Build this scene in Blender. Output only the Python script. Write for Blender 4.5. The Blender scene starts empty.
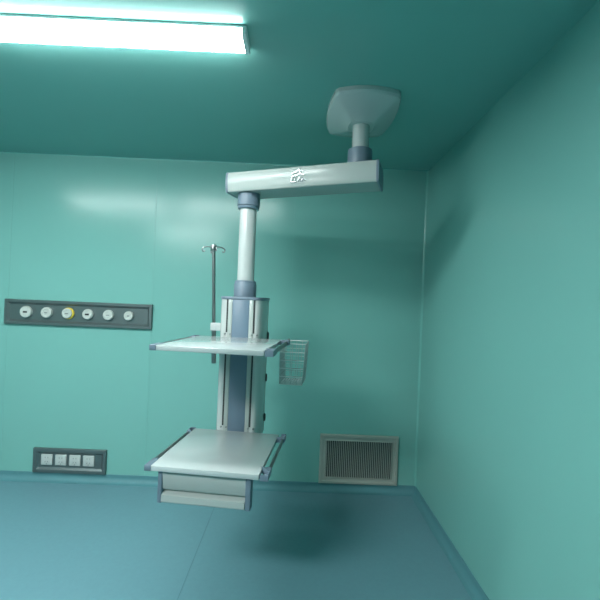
import bpy, bmesh, math, random
from mathutils import Vector, Matrix
random.seed(4)
S = bpy.context.scene
COL = S.collection
PI = math.pi

# ------------------------------------------------------------------ room dimensions (metres)
H = 2.65            # ceiling
D = 3.352           # back wall
W = 1.036           # right wall
LX = -4.20          # left wall
FY = -3.40          # wall behind the viewer

# ------------------------------------------------------------------ materials
def mat(name, col, rough=.5, metal=0.0, spec=.5, noise=0.0, nscale=6.0, bump=0.0, bscale=60.0, coat=0.0, stretch=None):
    m = bpy.data.materials.new(name); m.use_nodes = True
    nt = m.node_tree; b = nt.nodes['Principled BSDF']
    b.inputs['Base Color'].default_value = (*col, 1)
    b.inputs['Roughness'].default_value = rough
    b.inputs['Metallic'].default_value = metal
    b.inputs['Specular IOR Level'].default_value = spec
    b.inputs['Coat Weight'].default_value = coat
    b.inputs['Coat Roughness'].default_value = .12
    tc = nt.nodes.new('ShaderNodeTexCoord')
    src = tc.outputs['Object']
    if stretch:
        mp = nt.nodes.new('ShaderNodeMapping'); mp.inputs['Scale'].default_value = stretch
        nt.links.new(src, mp.inputs['Vector']); src = mp.outputs['Vector']
    if noise:
        n = nt.nodes.new('ShaderNodeTexNoise'); n.inputs['Scale'].default_value = nscale; n.inputs['Detail'].default_value = 4
        nt.links.new(src, n.inputs['Vector'])
        mx = nt.nodes.new('ShaderNodeMix'); mx.data_type = 'RGBA'
        mx.inputs['A'].default_value = (*[c*(1-noise) for c in col], 1)
        mx.inputs['B'].default_value = (*[min(1, c*(1+noise)) for c in col], 1)
        nt.links.new(n.outputs['Fac'], mx.inputs['Factor'])
        nt.links.new(mx.outputs['Result'], b.inputs['Base Color'])
    if bump:
        n2 = nt.nodes.new('ShaderNodeTexNoise'); n2.inputs['Scale'].default_value = bscale; n2.inputs['Detail'].default_value = 3
        nt.links.new(src, n2.inputs['Vector'])
        bp = nt.nodes.new('ShaderNodeBump'); bp.inputs['Strength'].default_value = bump; bp.inputs['Distance'].default_value = .002
        nt.links.new(n2.outputs['Fac'], bp.inputs['Height'])
        nt.links.new(bp.outputs['Normal'], b.inputs['Normal'])
    return m

WALLC = (.183, .43, .392)
M = dict(
    wall=mat('teal_wall_panel', WALLC, .22, spec=.34, noise=.02, nscale=2, bump=.04, bscale=7),
    ceil=mat('teal_ceiling_panel', (.165, .41, .375), .30, spec=.40, noise=.02, nscale=2, bump=.04, bscale=7),
    seam=mat('panel_joint_sealant', (.155, .40, .365), .35, spec=.5),
    cove=mat('corner_cove_profile', (.17, .43, .39), .22, spec=.5, noise=.02),
    floor=mat('blue_vinyl_floor', (.125, .265, .31), .42, spec=.4, noise=.07, nscale=55),
    skirt=mat('blue_vinyl_upstand', (.085, .235, .265), .55, spec=.4, noise=.05, nscale=40),
    weld=mat('vinyl_weld_bead', (.085, .20, .24), .4),
    white=mat('white_powder_coat', (.46, .495, .49), .22, spec=.5, noise=.01, nscale=4, coat=.3),
    shelfw=mat('white_shelf_laminate', (.43, .475, .475), .16, spec=.5, noise=.01, nscale=4, coat=.4),
    alu=mat('satin_white_aluminium', (.36, .405, .39), .20, spec=.20, noise=.03, nscale=10, coat=0, stretch=(.4, .4, 30)),
    blue=mat('blue_grey_plastic', (.135, .185, .235), .38, spec=.45, noise=.03, nscale=20),
    bluep=mat('blue_grey_panel', (.115, .175, .235), .36, spec=.45, noise=.02, nscale=10),
    dark=mat('dark_slot', (.02, .028, .03), .6),
    black=mat('black_plastic', (.015, .018, .02), .35),
    steel=mat('stainless_steel', (.24, .27, .27), .34, metal=1, noise=.06, nscale=30, stretch=(1, 1, 12)),
    plate=mat('brushed_dark_steel', (.155, .195, .20), .38, metal=.7, noise=.10, nscale=40, stretch=(1, 1, 14)),
    emblem=mat('silver_white_emblem', (.52, .54, .55), .20, metal=.7, noise=.01),
    chrome=mat('chrome', (.85, .87, .88), .10, metal=1, noise=.01),
    wired=mat('steel_wire', (.38, .41, .41), .38, metal=.9, noise=.02),
    wire=mat('chromed_wire', (.66, .68, .66), .30, metal=.6, noise=.02),
    rail=mat('rail_steel', (.22, .25, .25), .32, metal=.9, noise=.04, nscale=20),
    sock=mat('white_socket_plastic', (.46, .50, .49), .40, noise=.02),
    outlet=mat('white_outlet_cap', (.50, .54, .51), .40, noise=.02),
    yellow=mat('yellow_outlet_ring', (.70, .52, .06), .42, noise=.03),
    grille=mat('grey_grille_aluminium', (.33, .355, .32), .45, spec=.4, noise=.04, nscale=12),
    louver=mat('grille_louver', (.34, .38, .35), .5, noise=.04),
    lampbody=mat('lamp_housing', (.78, .80, .80), .4, noise=.01),
)
def emis(name, col, strength):
    m = bpy.data.materials.new(name); m.use_nodes = True
    nt = m.node_tree; nt.nodes.clear()
    o = nt.nodes.new('ShaderNodeOutputMaterial'); e = nt.nodes.new('ShaderNodeEmission')
    e.inputs['Color'].default_value = (*col, 1); e.inputs['Strength'].default_value = strength
    nt.links.new(e.outputs[0], o.inputs[0]); return m
M['panel'] = emis('lit_panel_diffuser', (.95, 1.0, 1.0), 18.5)
M['lamp'] = emis('lit_lamp_diffuser', (.93, 1.0, .99), 14.0)

# ------------------------------------------------------------------ mesh helpers
def new(): return bmesh.new()
def box(bm, x0, x1, y0, y1, z0, z1, bev=0.0, seg=2):
    r = bmesh.ops.create_cube(bm, size=1)
    vs = r['verts']
    for v in vs:
        v.co = Vector((x0 if v.co.x < 0 else x1, y0 if v.co.y < 0 else y1, z0 if v.co.z < 0 else z1))
    if bev:
        es = list({e for v in vs for e in v.link_edges})
        bmesh.ops.bevel(bm, geom=es, offset=bev, segments=seg, profile=.5, affect='EDGES', clamp_overlap=True)
    return bm
def lathe(bm, prof, c=(0, 0, 0), axis='Z', n=40, mtx=None):
    """profile: list of (radius, height) turned about an axis through c"""
    rings = []
    for r, h in prof:
        ring = []
        for k in range(n):
            a = 2*PI*k/n
            p = Vector((r*math.cos(a), r*math.sin(a), h))
            if axis == 'Y': p = Vector((p.x, p.z, p.y))
            if axis == 'X': p = Vector((p.z, p.x, p.y))
            if mtx: p = mtx @ p
            ring.append(bm.verts.new(p + Vector(c)))
        rings.append(ring)
    for i in range(len(rings)-1):
        for k in range(n):
            bm.faces.new((rings[i][k], rings[i][(k+1) % n], rings[i+1][(k+1) % n], rings[i+1][k]))
    if prof[0][0] > 1e-6: bm.faces.new(rings[0][::-1])
    if prof[-1][0] > 1e-6: bm.faces.new(rings[-1])
    return bm
def tube(bm, pts, r, n=10, cap=True, closed=False):
    pts = [Vector(p) for p in pts]
    rings = []; prev = None
    m = len(pts)
    for i, p in enumerate(pts):
        if closed: t = pts[(i+1) % m]-pts[(i-1) % m]
        else: t = (pts[min(i+1, m-1)]-pts[max(i-1, 0)])
        t.normalize()
        if prev is None:
            a = Vector((0, 0, 1)) if abs(t.z) < .9 else Vector((1, 0, 0))
        else: a = prev
        u = (a - t*a.dot(t)).normalized(); prev = u
        v = t.cross(u)
        rings.append([bm.verts.new(p + r*(math.cos(2*PI*k/n)*u + math.sin(2*PI*k/n)*v)) for k in range(n)])
    rng = range(m) if closed else range(m-1)
    for i in rng:
        j = (i+1) % m
        for k in range(n):
            bm.faces.new((rings[i][k], rings[i][(k+1) % n], rings[j][(k+1) % n], rings[j][k]))
    if cap and not closed:
        bm.faces.new(rings[0][::-1]); bm.faces.new(rings[-1])
    return bm
def prism(bm, poly, a0, a1, axis='Z', bev=0.0, seg=2):
    """extrude a 2D outline along an axis: Z -> (x,y), X -> (y,z), Y -> (x,z)"""
    def P(u, v, w):
        return Vector((u, v, w)) if axis == 'Z' else (Vector((w, u, v)) if axis == 'X' else Vector((u, w, v)))
    lo = [bm.verts.new(P(u, v, a0)) for u, v in poly]; hi = [bm.verts.new(P(u, v, a1)) for u, v in poly]
    n = len(poly); fs = []
    for k in range(n):
        fs.append(bm.faces.new((lo[k], lo[(k+1) % n], hi[(k+1) % n], hi[k])))
    c0 = bm.faces.new(lo[::-1]); c1 = bm.faces.new(hi)
    if bev:
        es = list({e for f in (c0, c1) for e in f.edges})
        bmesh.ops.bevel(bm, geom=es, offset=bev, segments=seg, profile=.5, affect='EDGES', clamp_overlap=True)
    return bm
def link(name, bm, m, parent=None, mtx=None, ang=35, origin=None):
    """one mesh object; geometry is given in world space (or through mtx) and stored relative to its thing's base"""
    if mtx: bm.transform(mtx)
    root = parent
    off = Vector((0, 0, 0))
    while root is not None:
        off += root.location; root = root.parent
    if origin is None:
        cs = [v.co for v in bm.verts]
        mn = Vector([min(c[i] for c in cs) for i in range(3)]); mx = Vector([max(c[i] for c in cs) for i in range(3)])
        origin = Vector(((mn.x+mx.x)/2, (mn.y+mx.y)/2, mn.z))
    origin = Vector(origin)
    bm.transform(Matrix.Translation(-origin))
    bmesh.ops.recalc_face_normals(bm, faces=bm.faces)
    me = bpy.data.meshes.new(name); bm.to_mesh(me); bm.free()
    for p in me.polygons: p.use_smooth = True
    me.set_sharp_from_angle(angle=math.radians(ang))
    me.materials.append(m)
    o = bpy.data.objects.new(name, me); COL.objects.link(o)
    o.parent = parent; o.location = origin - off
    return o
def tag(o, label, cat, group=None):
    o['label'] = label; o['category'] = cat
    if group: o['group'] = group
    return o
def thing(name, loc, label, cat, group=None):
    o = bpy.data.objects.new(name, None); COL.objects.link(o)
    o.location = loc; o.empty_display_size = .1
    return tag(o, label, cat, group)
def struct(name, bm, m, ang=35):
    o = link(name, bm, m, ang=ang); o['kind'] = 'structure'; return o

# ------------------------------------------------------------------ the room shell
T = .10
struct('floor', box(new(), LX-T, W+T, FY-T, D+T, -T, 0), M['floor'])
struct('ceiling', box(new(), LX-T, W+T, FY-T, D+T, H, H+T), M['ceil'])
struct('wall_back', box(new(), LX-T, W+T, D, D+T, 0, H), M['wall'])
struct('wall_right', box(new(), W, W+T, FY-T, D, 0, H), M['wall'])
struct('wall_left', box(new(), LX-T, LX, FY-T, D, 0, H), M['wall'])
struct('wall_front', box(new(), LX, W, FY-T, FY, 0, H), M['wall'])

def fillet(R, n=8):
    """concave quarter profile in the corner at the origin, filling towards +u,+v"""
    pts = [(0, 0), (R, 0)]
    for k in range(1, n):
        a = PI*1.5 - k/n*PI/2
        pts.append((R + R*math.cos(a), R + R*math.sin(a)))
    pts.append((0, R)); return pts
def fil_lip(R, t=.003, n=8):
    """the same with a thin lip lying on each wall, as the clip-on clean-room profiles have"""
    pts = [(0, 0), (R+.012, 0), (R+.012, t), (R, t)]
    for k in range(1, n):
        a = PI*1.5 - k/n*PI/2
        pts.append((R + (R-t)*math.cos(a), R + (R-t)*math.sin(a)))
    pts += [(t, R), (t, R+.012), (0, R+.012)]; return pts
RC = .018
SK = .065
# coved vinyl upstand: a thin sheet up the wall and a hollow radius into the floor
def upstand(hh=SK, R=.045, t=.004, n=8):
    pts = [(0, 0), (R+.004, 0), (R+.004, .0015), (R, .0025)]
    for k in range(1, n+1):
        a = PI*1.5 - k/n*PI/2
        pts.append((R + (R-t)*math.cos(a), R + (R-.0025)*math.sin(a)))
    pts += [(t, hh-.002), (t-.002, hh), (0, hh)]; return pts
U = upstand()
struct('baseboard_back', prism(new(), [(D-u, v) for u, v in U], LX, W, 'X'), M['skirt'])
struct('baseboard_right', prism(new(), [(W-u, v) for u, v in U], FY, D, 'Y'), M['skirt'])
struct('baseboard_left', prism(new(), [(LX+u, v) for u, v in U], FY, D, 'Y'), M['skirt'])
F = fillet(RC)
struct('trim_1', prism(new(), [(W-u, D-v) for u, v in F], SK, H, 'Z'), M['cove'])          # upright corner
struct('trim_2', prism(new(), [(D-u, H-v) for u, v in fillet(.012)], LX, W, 'X'), M['cove'])           # ceiling / back wall
# sealed joints between the wall panels
for i, sx in enumerate((-2.343, -1.177, -.045)):
    struct('trim_%d' % (3+i), box(new(), sx-.0035, sx+.0035, D-.0012, D+.002, SK, H-RC, 0), M['seam'])
# welded joint of the vinyl sheets
struct('trim_6', box(new(), -.541, -.535, FY, D-.045, -.002, .0012), M['weld'])

# ------------------------------------------------------------------ ceiling lamps
def lamp(x0, x1, y0, y1, dz, label):
    """shallow clean-room batten: white base, bowed prismatic diffuser, opaque end caps"""
    t = thing('ceiling_light', ((x0+x1)/2, (y0+y1)/2, H), label, 'ceiling light', 'surface mounted ceiling lights')
    link('housing', box(new(), x0, x1, y0, y1, H-.012, H, .003), M['lampbody'], t)
    def sec(g): return [(y0+.006-g, H-.0125), (y0+.006-g, H-dz*.75-g), (y0+.03-g, H-dz-g), (y1-.03+g, H-dz-g), (y1-.006+g, H-dz*.75-g), (y1-.006+g, H-.0125)]
    link('diffuser', prism(new(), sec(0), x0+.020, x1-.020, 'X'), M['lamp'], t)
    for a_, b_ in ((x0, x0+.020), (x1-.020, x1)):
        link('end_cap', prism(new(), sec(.004), a_, b_, 'X', .003), M['lampbody'], t)
    return t
lamp(-2.75, -1.55, 1.67, 1.82, .038, 'long lit ceiling light nearest the back wall, at the far left of its row')
lamp(-1.45, -.25, 1.67, 1.82, .038, 'long lit ceiling light nearest the back wall, closest to the pendant')
def flush_lamp(x0, x1, y0, y1, label):
    """panel light: the diffuser sits inside a narrow frame lying on the ceiling"""
    t = thing('ceiling_light', ((x0+x1)/2, (y0+y1)/2, H), label, 'ceiling light')
    bm = new()
    def ring(i, z): return [bm.verts.new((x0+i, y0+i, z)), bm.verts.new((x1-i, y0+i, z)), bm.verts.new((x1-i, y1-i, z)), bm.verts.new((x0+i, y1-i, z))]
    rs = [ring(0, H), ring(.001, H-.020), ring(.020, H-.020), ring(.021, H)]
    for p, q in zip(rs[:-1], rs[1:]):
        for k in range(4): bm.faces.new((p[k], p[(k+1) % 4], q[(k+1) % 4], q[k]))
    link('frame', bm, M['lampbody'], t, ang=20)
    link('diffuser', box(new(), x0+.022, x1-.022, y0+.022, y1-.022, H-.012, H-.001), M['panel'], t)
flush_lamp(-2.35, -1.25, -.40, .15, 'broad lit panel light on the ceiling behind the viewer, away from the back wall')

# ------------------------------------------------------------------ ceiling pendant
B = Vector((.332, 2.361, 0)); C = Vector((-.3246, 2.5736, 0))
pend = thing('medical_pendant', (B.x, B.y, H),
             'white and blue-grey medical column with two shelves hanging from a ceiling arm', 'ceiling pendant')
def P(name, bm, m, parent=pend, mtx=None, ang=35): return link(name, bm, m, parent, mtx, ang)

# ceiling cover: square plan with bowed sides, upright rim, then a shallow pyramid
def cover_ring(sx, sy, bow, z, n=12, cr=.07):
    pts = []
    cs = [(-1, -1), (1, -1), (1, 1), (-1, 1)]
    for i in range(4):
        a = Vector(cs[i]); b = Vector(cs[(i+1) % 4])
        nrm = Vector((a.y+b.y, -(a.x+b.x))) if False else (a+b)/2
        for k in range(n):
            t = cr/2 + (1-cr)*k/(n-1)
            p = a.lerp(b, t) + nrm*bow*(1-(2*t-1)**2)
            pts.append((p.x*sx, p.y*sy, z))
    return pts
bm = new(); rings = []
for sx, sy, bow, z in ((.168, .252, .17, H), (.170, .254, .17, H-.022), (.165, .248, .17, H-.034), (.156, .237, .17, H-.041),
                       (.110, .162, .13, H-.064), (.075, .090, .12, H-.085), (.062, .066, .2, H-.094)):
    rings.append([bm.verts.new(Vector((x+B.x, y+B.y+.018*min(1, sy/.2), zz))) for x, y, zz in cover_ring(sx, sy, bow, z)])
n = len(rings[0])
for i in range(len(rings)-1):
    for k in range(n):
        bm.faces.new((rings[i][k], rings[i][(k+1) % n], rings[i+1][(k+1) % n], rings[i+1][k]))
bm.faces.new(rings[0]); bm.faces.new(rings[-1][::-1])
P('ceiling_cover', bm, M['white'], ang=22)
P('suspension_tube', lathe(new(), [(.048, 2.39), (.048, H-.088)], (B.x, B.y, 0)), M['white'])
za, ah = 2.196, .121
P('suspension_collar', lathe(new(), [(.071, za+ah-.004), (.071, 2.405), (.069, 2.416), (.062, 2.421), (.049, 2.421)], (B.x, B.y, 0), n=48), M['blue'])

# arm: rectangular extrusion with a gently bowed face
u = (B-C).normalized(); nn = Vector((u.y, -u.x, 0))            # nn points to the viewer
A = Matrix(((u.x, -nn.x, 0, C.x), (u.y, -nn.y, 0, C.y), (0, 0, 1, za-.008), (0, 0, 0, 1))) @ Matrix.Rotation(-.024, 4, 'Y')   # local: x along, y away from viewer, z up
LA = (B-C).length; aw = .178
def arm_section(e=0.0):
    hw = aw/2 + e; pts = []
    f = [(-hw+.006, -e), (-hw+.001, .004-e)]
    for k in range(1, 12):
        z = .004 + (ah-.008)*k/12; f.append((-hw-.006*(1-((z-ah/2)/(ah/2))**2), z))
    f += [(-hw+.001, ah-.004+e), (-hw+.006, ah+e)]
    pts += f + [(-y+.030, z) for y, z in f[::-1]]
    return pts
x0, x1 = -.114, LA+.122
arm = P('arm', prism(new(), arm_section(), x0+.012, x1-.010, 'X'), M['alu'], mtx=A, ang=20)
for a0, a1 in ((x0-.002, x0+.012), (x1-.010, x1+.004)):
    P('end_cap', prism(new(), arm_section(.002), a0, a1, 'X', .004), M['blue'], arm, A, 20)
# emblem on the arm face: a chromed roof-shaped sweep over a second tier
ex = .352
def stroke(bm, pts, w, t=.010):
    y = -aw/2-.004
    for (xa, z_a), (xb, z_b) in zip(pts[:-1], pts[1:]):
        d = Vector((xb-xa, z_b-z_a)); L = d.length; d /= L; q = Vector((-d.y, d.x))*w/2
        e = d*w*.25
        poly = [(xa-e.x-q.x, z_a-e.y-q.y), (xb+e.x-q.x, z_b+e.y-q.y), (xb+e.x+q.x, z_b+e.y+q.y), (xa-e.x+q.x, z_a-e.y+q.y)]
        prism(bm, poly, y-t, y+.004, 'Y', .0012, 1)
bm = new(); zc = ah/2
stroke(bm, [(ex-.034, zc+.020), (ex-.012, zc+.025), (ex+.006, zc+.037)], .008)
stroke(bm, [(ex+.006, zc+.037), (ex+.016, zc+.024)], .007)
stroke(bm, [(ex+.026, zc+.034), (ex+.034, zc+.025)], .006)
stroke(bm, [(ex-.038, zc-.002), (ex-.010, zc+.004), (ex+.010, zc+.014), (ex+.034, zc+.006)], .008)
stroke(bm, [(ex-.036, zc-.004), (ex-.042, zc-.032)], .008)
stroke(bm, [(ex-.040, zc-.032), (ex-.014, zc-.030)], .008)
stroke(bm, [(ex-.016, zc-.030), (ex-.020, zc-.012)], .006)
stroke(bm, [(ex+.000, zc-.030), (ex+.008, zc-.006), (ex+.018, zc-.030)], .007)
stroke(bm, [(ex+.024, zc-.030), (ex+.030, zc-.012), (ex+.046, zc-.028)], .007)
e_ = P('emblem', bm, M['emblem'], arm, A, 30); e_['label'] = 'small shiny chrome emblem of two stacked tiers'

# drop tube with its two collars
P('swivel_collar', lathe(new(), [(.052, 2.094), (.064, 2.094), (.067, 2.099), (.067, 2.108), (.064, 2.112), (.070, 2.114), (.070, za+.001)], (C.x, C.y, 0), n=48), M['blue'])
P('drop_tube', lathe(new(), [(.0525, 1.58), (.0525, 2.10)], (C.x, C.y, 0), n=48), M['white'])
P('lower_collar', lathe(new(), [(.070, 1.544), (.070, 1.624), (.067, 1.629), (.066, 1.632), (.066, 1.643), (.062, 1.647), (.053, 1.647)], (C.x, C.y, 0), n=48), M['blue'])

# frame of the shelves and column: x across, y away from the viewer
th = -.1144
K = Matrix.Translation((-.6428, 1.8985, 0)) @ Matrix.Rotation(th, 4, 'Z')
SW, SD = .510, .577
ZL, ZU, ZT = .747, 1.303, 1.527
cx = .246; y0 = SD+.001
def col_outline(g=0.0):
    half = [(.090+g*.5, y0-g), (.101+g*.8, y0+.002-g*.6), (.111+g, y0+.008), (.120+g, y0+.020), (.128+g, y0+.040), (.135+g, y0+.072), (.139+g, y0+.110), (.140+g, y0+.15), (.136+g, y0+.20), (.122+g, y0+.245), (.098+g, y0+.268), (.06, y0+.275+g)]
    return [(cx+x, y) for x, y in half] + [(cx-x, y) for x, y in half[::-1]]
colm = P('column', prism(new(), col_outline(), .70, ZT, 'Z'), M['white'], mtx=K, ang=24)
P('column_cap', prism(new(), col_outline(.004), ZT, ZT+.018, 'Z', .003), M['blue'], mtx=K, ang=24)
c2 = .250
bm = box(new(), c2-.051, c2+.051, y0-.003, y0+.01, .73, ZT, .001); o = P('front_panel', bm, M['bluep'], colm, K)
for s in (-1, 1):
    sx = c2 + s*.082
    bm = box(new(), sx-.0045, sx+.0045, y0-.0015, y0+.004, .775, ZU-.02); box(bm, sx-.0045, sx+.0045, y0-.0015, y0+.004, 1.330, ZT)
    P('mounting_slot', bm, M['dark'], colm, K)
    # edge strips that stand proud beside the blue panel
    bm = box(new(), c2+s*.064-.0125, c2+s*.064+.0125, y0-.004, y0+.004, .73, ZT, .0015); P('edge_strip', bm, M['alu'], colm, K)
    for zz in (.766, 1.320):
        for q in (-.010, .022):
            bm = lathe(new(), [(.0001, -.006), (.005, -.006), (.006, -.004), (.006, .002)], (sx+s*0+q, y0, zz), 'Y', 12)
            P('screw', bm, M['steel'], colm, K)
# side sockets on the flanks of the column
for s, ys, zs in ((1, .745, (1.306, 1.043, .793)), (-1, .700, (1.035, .785))):
    for zz in zs:
        xs = cx + s*.139
        bm = new()
        R = Matrix.Diagonal((1, .62, 1, 1))
        lathe(bm, [(.026, 0), (.026, .006), (.020, .011), (.0001, .012)], (0, 0, 0), 'X', 20)
        bm.transform(Matrix.Diagonal((s*1.0, .60, 1, 1)))
        bm.transform(Matrix.Translation((xs-.001*s, ys, zz)))
        P('side_socket', bm, M['black'], colm, K)

# shelves
def rounded(x0, x1, y0, y1, r, corners, n=6):
    """rectangle with chosen corners rounded: order (x0,y0),(x1,y0),(x1,y1),(x0,y1)"""
    pts = []
    for (cxx, cyy, a0), on in zip(((x0+r, y0+r, PI), (x1-r, y0+r, PI*1.5), (x1-r, y1-r, 0), (x0+r, y1-r, PI/2)), corners):
        if on:
            for k in range(n+1):
                a = a0 + PI/2*k/n; pts.append((cxx + r*math.cos(a), cyy + r*math.sin(a)))
        else:
            pts.append(((x0 if cxx < (x0+x1)/2 else x1), (y0 if cyy < (y0+y1)/2 else y1)))
    return pts
def shelf(z, name='shelf'):
    t = .025
    s = P(name, box(new(), 0, SW, 0, SD-.002, z-t, z, .003), M['shelfw'], mtx=K)
    zz0, zz1 = z-t-.001, z+.002
    for sx in (-1, 1):
        a, b = (SW-.010, SW+.043) if sx > 0 else (-.027, .004)
        P('corner_bracket', prism(new(), rounded(a, b, -.003, .090, .038, (sx < 0 and False, sx > 0, False, False)), zz0, zz1, 'Z', .003), M['blue'], s, K)
        P('corner_bracket', prism(new(), rounded(a, b, SD-.070, SD+.006, .030, (False, False, sx > 0, sx < 0)), zz0, zz1, 'Z', .003), M['blue'], s, K)
        xr = (SW+.032) if sx > 0 else -.019
        P('side_rail', box(new(), xr-.005, xr+.005, .070, SD-.055, z-t+.001, z-.001, .002), M['rail'], s, K)
    return s
up = shelf(ZU); up['label'] = 'upper white shelf with blue-grey corner brackets'
lo = shelf(ZL); lo['label'] = 'lower white shelf with blue-grey corner brackets'

# drawer under the lower shelf
dx0, dx1, dy0, dy1, dz0, dz1 = .030, .472, .020, .470, .568, ZL-.0245
body = P('drawer_box', box(new(), dx0+.030, .378, dy0+.026, dy1-.03, dz0+.004, dz1, .003), M['white'], mtx=K)
for a, b in ((dx0, dx0+.022), (dx1-.026, dx1)):
    P('corner_post', box(new(), a, b, dy0, dy0+.050, dz0, dz1-.003, .005, 3), M['blue'], body, K)
fa, fb = dx0+.022, dx1-.026
# front profile: flat fascia, recessed finger groove, forward lip
prof = [(dy0+.004, dz1-.010), (dy0+.002, dz1-.016), (dy0+.010, dz0+.066), (dy0+.013, dz0+.062), (dy0+.028, dz0+.058), (dy0+.030, dz1-.010)]
dr = P('drawer', prism(new(), prof, fa, fb, 'X'), M['alu'], mtx=K)
prof = [(dy0+.026, dz0+.058), (dy0+.024, dz0+.050), (dy0+.002, dz0+.044), (dy0-.004, dz0+.040), (dy0-.005, dz0+.012), (dy0-.001, dz0+.006), (dy0+.028, dz0+.004)]
P('drawer_pull', prism(new(), prof, fa, fb, 'X'), M['alu'], dr, K)
# pole clamp: white arm from the column flank to the infusion pole
px_, py_ = .057, .707
bm = box(new(), .030, cx-.126, py_-.016, py_+.016, 1.327, 1.376, .0015); P('pole_clamp', bm, M['white'], mtx=K)

# ------------------------------------------------------------------ infusion pole (held in the clamp)
pw = K @ Vector((px_, py_, 0))
pole = thing('infusion_pole', (pw.x, pw.y, 1.12), 'thin steel infusion pole with four hooks, clamped left of the column', 'infusion pole')
link('lower_tube', lathe(new(), [(.0125, 1.12), (.0140, 1.124), (.0140, 1.366), (.0110, 1.370)], (pw.x, pw.y, 0), n=20), M['steel'], pole)
link('upper_tube', lathe(new(), [(.0108, 1.36), (.0108, 1.85)], (pw.x, pw.y, 0), n=20), M['steel'], pole)
link('hook_hub', lathe(new(), [(.012, 1.836), (.019, 1.840), (.0195, 1.862), (.016, 1.869), (.0001, 1.871)], (pw.x, pw.y, 0), n=24), M['steel'], pole)
for k in range(4):
    a = PI/4*.55 + k*PI/2
    d = Vector((math.cos(a), math.sin(a), 0)); base = Vector((pw.x, pw.y, 1.853))
    pts = [base + d*r + Vector((0, 0, z)) for r, z in ((.015, 0), (.03, .002), (.05, .001), (.064, -.003), (.071, -.011), (.072, -.022), (.067, -.030), (.060, -.029), (.056, -.022))]
    link('hook', tube(new(), pts, .0038, 8), M['steel'], pole)

pole.rotation_euler = (0, -.043, 0)      # the pole leans a little in its clamp

# ------------------------------------------------------------------ wire basket (hooked on the rear end of the upper shelf rail)
bx0, bx1, by0, by1, bz0, bz1 = .497, .632, .592, .800, 1.040, 1.280
bo = K @ Vector(((bx0+bx1)/2, (by0+by1)/2, bz0))
bask = thing('wire_basket', bo, 'small chromed wire basket hanging at the right end of the upper shelf', 'wire basket')
r = .0017
fl = .012      # sides flare slightly towards the rim
def ringpts(z):
    f = fl*(z-bz0)/(bz1-bz0)
    return [(bx0-f*.3, by0-f*.3, z), (bx1+f, by0-f*.3, z), (bx1+f, by1+f*.3, z), (bx0-f*.3, by1+f*.3, z)]
def loop(bm, z, rr):
    p = ringpts(z)
    for i in range(4): tube(bm, [p[i], p[(i+1) % 4]], rr, 8)
bm = new(); loop(bm, bz1, .0024); link('rim', bm, M['wire'], bask, K)
bm = new()
for k in range(1, 5):
    p = ringpts(bz0 + (bz1-bz0)*k/5 - .002)
    for i in range(4): tube(bm, [p[i], p[(i+1) % 4]], .0030 if i == 0 else .0014, 8)
link('hoop_wires', bm, M['wire'], bask, K)
bm = new()
lo_, hi_ = ringpts(bz0), ringpts(bz1)
for i in range(4):
    m_ = 4 if i % 2 == 0 else 9
    for k in range(m_):
        t = k/m_
        a = Vector(lo_[i]).lerp(Vector(lo_[(i+1) % 4]), t); b = Vector(hi_[i]).lerp(Vector(hi_[(i+1) % 4]), t)
        tube(bm, [a, b], r, 6)
link('upright_wires', bm, M['wired'], bask, K)
bm = new()
for k in range(0, 10):
    x = bx0 + (bx1-bx0)*k/9; tube(bm, [(x, by0, bz0), (x, by1, bz0)], r, 6)
for k in range(0, 15):
    y = by0 + (by1-by0)*k/14; tube(bm, [(bx0, y, bz0-.002), (bx1, y, bz0-.002)], r, 6)
link('mesh_bottom', bm, M['wire'], bask, K)
bm = new()
tube(bm, [(SW+.034, SD-.02, ZU+.004), (SW+.036, by0-.004, ZU+.004), (SW+.036, by0-.004, bz1-.004)], .005, 8)
link('hook', bm, M['steel'], bask, K)

# ------------------------------------------------------------------ recessed-look steel panels on the back wall
def steel_panel(x0, x1, z0, z1, root, bw, dep, lip=.008):
    """raised picture-frame bezel, sloping inwards to a back plate"""
    bm = new()
    def ring(i, y): return [bm.verts.new((x0+i, y, z0+i)), bm.verts.new((x1-i, y, z0+i)), bm.verts.new((x1-i, y, z1-i)), bm.verts.new((x0+i, y, z1-i))]
    rs = [ring(0, D), ring(.001, D-dep+.002), ring(.003, D-dep), ring(lip, D-dep), ring(bw, D-.006), ring(bw, D)]
    for a, b in zip(rs[:-1], rs[1:]):
        for k in range(4): bm.faces.new((a[k], a[(k+1) % 4], b[(k+1) % 4], b[k]))
    link('bezel', bm, M['plate'], root, ang=20)
    link('back_plate', box(new(), x0+bw-.002, x1-bw+.002, D-.007, D, z0+bw-.002, z1-bw+.002), M['plate'], root)
g0, g1, gz0, gz1 = -2.356, -1.165, 1.256, 1.458
gas = thing('gas_outlet_panel', ((g0+g1)/2, D, gz0), 'long dark steel medical gas panel with six round white outlets on the back wall', 'gas outlet panel')
steel_panel(g0, g1, gz0, gz1, gas, .040, .024, .022)
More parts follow.
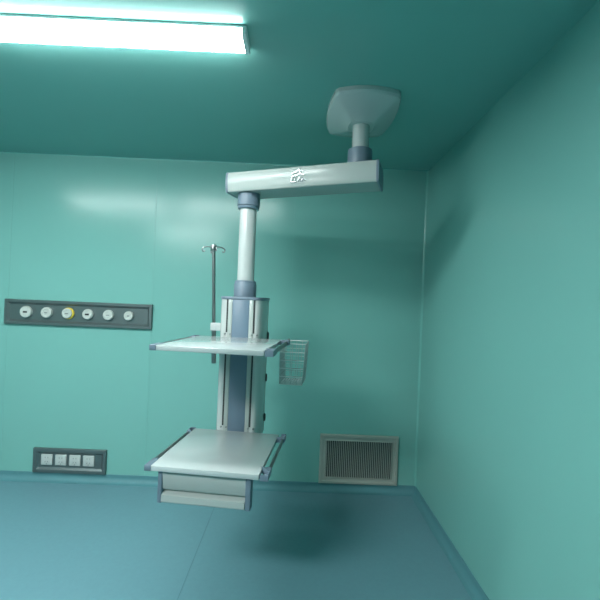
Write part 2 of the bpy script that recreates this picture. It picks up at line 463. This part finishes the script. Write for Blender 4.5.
for i, (gx, gr) in enumerate(((-2.180, .046), (-2.014, .043), (-1.848, .041), (-1.683, .041), (-1.517, .041), (-1.353, .037))):
    gz = 1.359
    if i == 2:
        o = link('outlet_ring', lathe(new(), [(.047, 0), (.047, -.012), (.044, -.016), (.030, -.016)], (gx+.005, D-.006, gz), 'Y', 32), M['yellow'], gas)
        o['label'] = 'yellow ring behind the third outlet'
    prof = [(gr, 0), (gr, -.022), (gr-.004, -.027), (gr-.014, -.028), (gr-.018, -.025), (.0001, -.025)]
    oo = link('gas_outlet', lathe(new(), prof, (gx, D-.006, gz), 'Y', 32), M['outlet'], gas)
    if i == 2: oo['label'] = 'white outlet cap with a yellow ring behind it'
    if i in (0, 3): bm = box(new(), gx-.017, gx+.015, D-.0345, D-.028, gz-.008, gz+.006, .002)
    elif i in (1, 4): bm = box(new(), gx-.012, gx+.012, D-.0345, D-.028, gz-.004, gz+.003, .001)
    elif i == 2: bm = box(new(), gx-.012, gx+.012, D-.0345, D-.028, gz-.003, gz+.003, .001)
    else: bm = lathe(new(), [(.006, 0), (.006, -.004), (.0001, -.004)], (gx, D-.0305, gz), 'Y', 12)
    link('keyhole', bm, M['black'] if i in (0, 3) else M['steel'], oo)

s0, s1, sz0, sz1 = -2.074, -1.486, .068, .264
sp = thing('socket_panel', ((s0+s1)/2, D, sz0), 'dark steel wall panel with four square white power sockets just above the floor', 'socket panel')
steel_panel(s0, s1, sz0, sz1, sp, .042, .022, .026)
for sx in (-1.964, -1.851, -1.738, -1.627):
    sc_ = link('socket', box(new(), sx-.045, sx+.045, D-.018, D-.006, .172-.043, .172+.043, .004), M['sock'], sp)
    for q, zc_, a_ in ((-.011, .190, 0), (.011, .190, 0), (-.011, .156, .45), (.011, .156, -.45), (0, .140, 0)):
        bm = box(new(), -.0018, .0018, D-.0185, D-.0172, -.006, .006)
        link('pin_hole', bm, M['plate'], sc_, Matrix.Translation((sx+q, 0, zc_)) @ Matrix.Rotation(a_, 4, 'Y'))

# ------------------------------------------------------------------ return-air grille
v0, v1, vz0, vz1 = .240, .882, .064, .464
gr_ = thing('air_grille', ((v0+v1)/2, D, vz0), 'grey aluminium return-air grille with fine upright louvers low on the back wall', 'air grille')
bm = new()
def ring(i, y): return [bm.verts.new((v0+i, y, vz0+i)), bm.verts.new((v1-i, y, vz0+i)), bm.verts.new((v1-i, y, vz1-i)), bm.verts.new((v0+i, y, vz1-i))]
rs = [ring(0, D), ring(.001, D-.014), ring(.006, D-.020), ring(.022, D-.020), ring(.026, D-.014), ring(.044, D-.014), ring(.050, D-.018), ring(.052, D-.004), ring(.052, D)]
for a, b in zip(rs[:-1], rs[1:]):
    for k in range(4): bm.faces.new((a[k], a[(k+1) % 4], b[(k+1) % 4], b[k]))
link('frame', bm, M['grille'], gr_, ang=20)
link('backing', box(new(), v0+.05, v1-.05, D-.003, D, vz0+.05, vz1-.05), M['dark'], gr_)
bm = new(); nl = 36
for k in range(nl):
    x = v0+.056 + (v1-v0-.112)*k/(nl-1)
    box(bm, x-.0022, x+.0022, D-.016, D-.003, vz0+.0515, vz1-.0515)
link('louvers', bm, M['louver'], gr_)

# ------------------------------------------------------------------ world, camera, colour
w = bpy.data.worlds.new('room_dark'); S.world = w; w.use_nodes = True
w.node_tree.nodes['Background'].inputs[0].default_value = (0, 0, 0, 1)
cam = bpy.data.cameras.new('camera'); co = bpy.data.objects.new('camera', cam); COL.objects.link(co)
cam.sensor_fit = 'HORIZONTAL'; cam.sensor_width = 36; cam.lens = 36*409.83/600; cam.clip_start = .05
R = Matrix(((0.9991078, -0.04135502, -0.00856451), (-0.00877947, -0.00501921, -0.99994886), (0.04130991, 0.99913191, -0.00537781)))
# columns must be right, up, back
Rm = Matrix(((R[0][0], R[0][1], R[0][2]), (R[1][0], R[1][1], R[1][2]), (R[2][0], R[2][1], R[2][2])))
co.matrix_world = Matrix.Translation((0, 0, 1.5274)) @ Rm.to_4x4()
S.camera = co
S.view_settings.view_transform = 'Standard'; S.view_settings.look = 'None'
S.view_settings.exposure = 2.08; S.view_settings.gamma = 1.0; S.view_settings.use_curve_mapping = False
S.cycles.max_bounces = 10; S.cycles.diffuse_bounces = 7
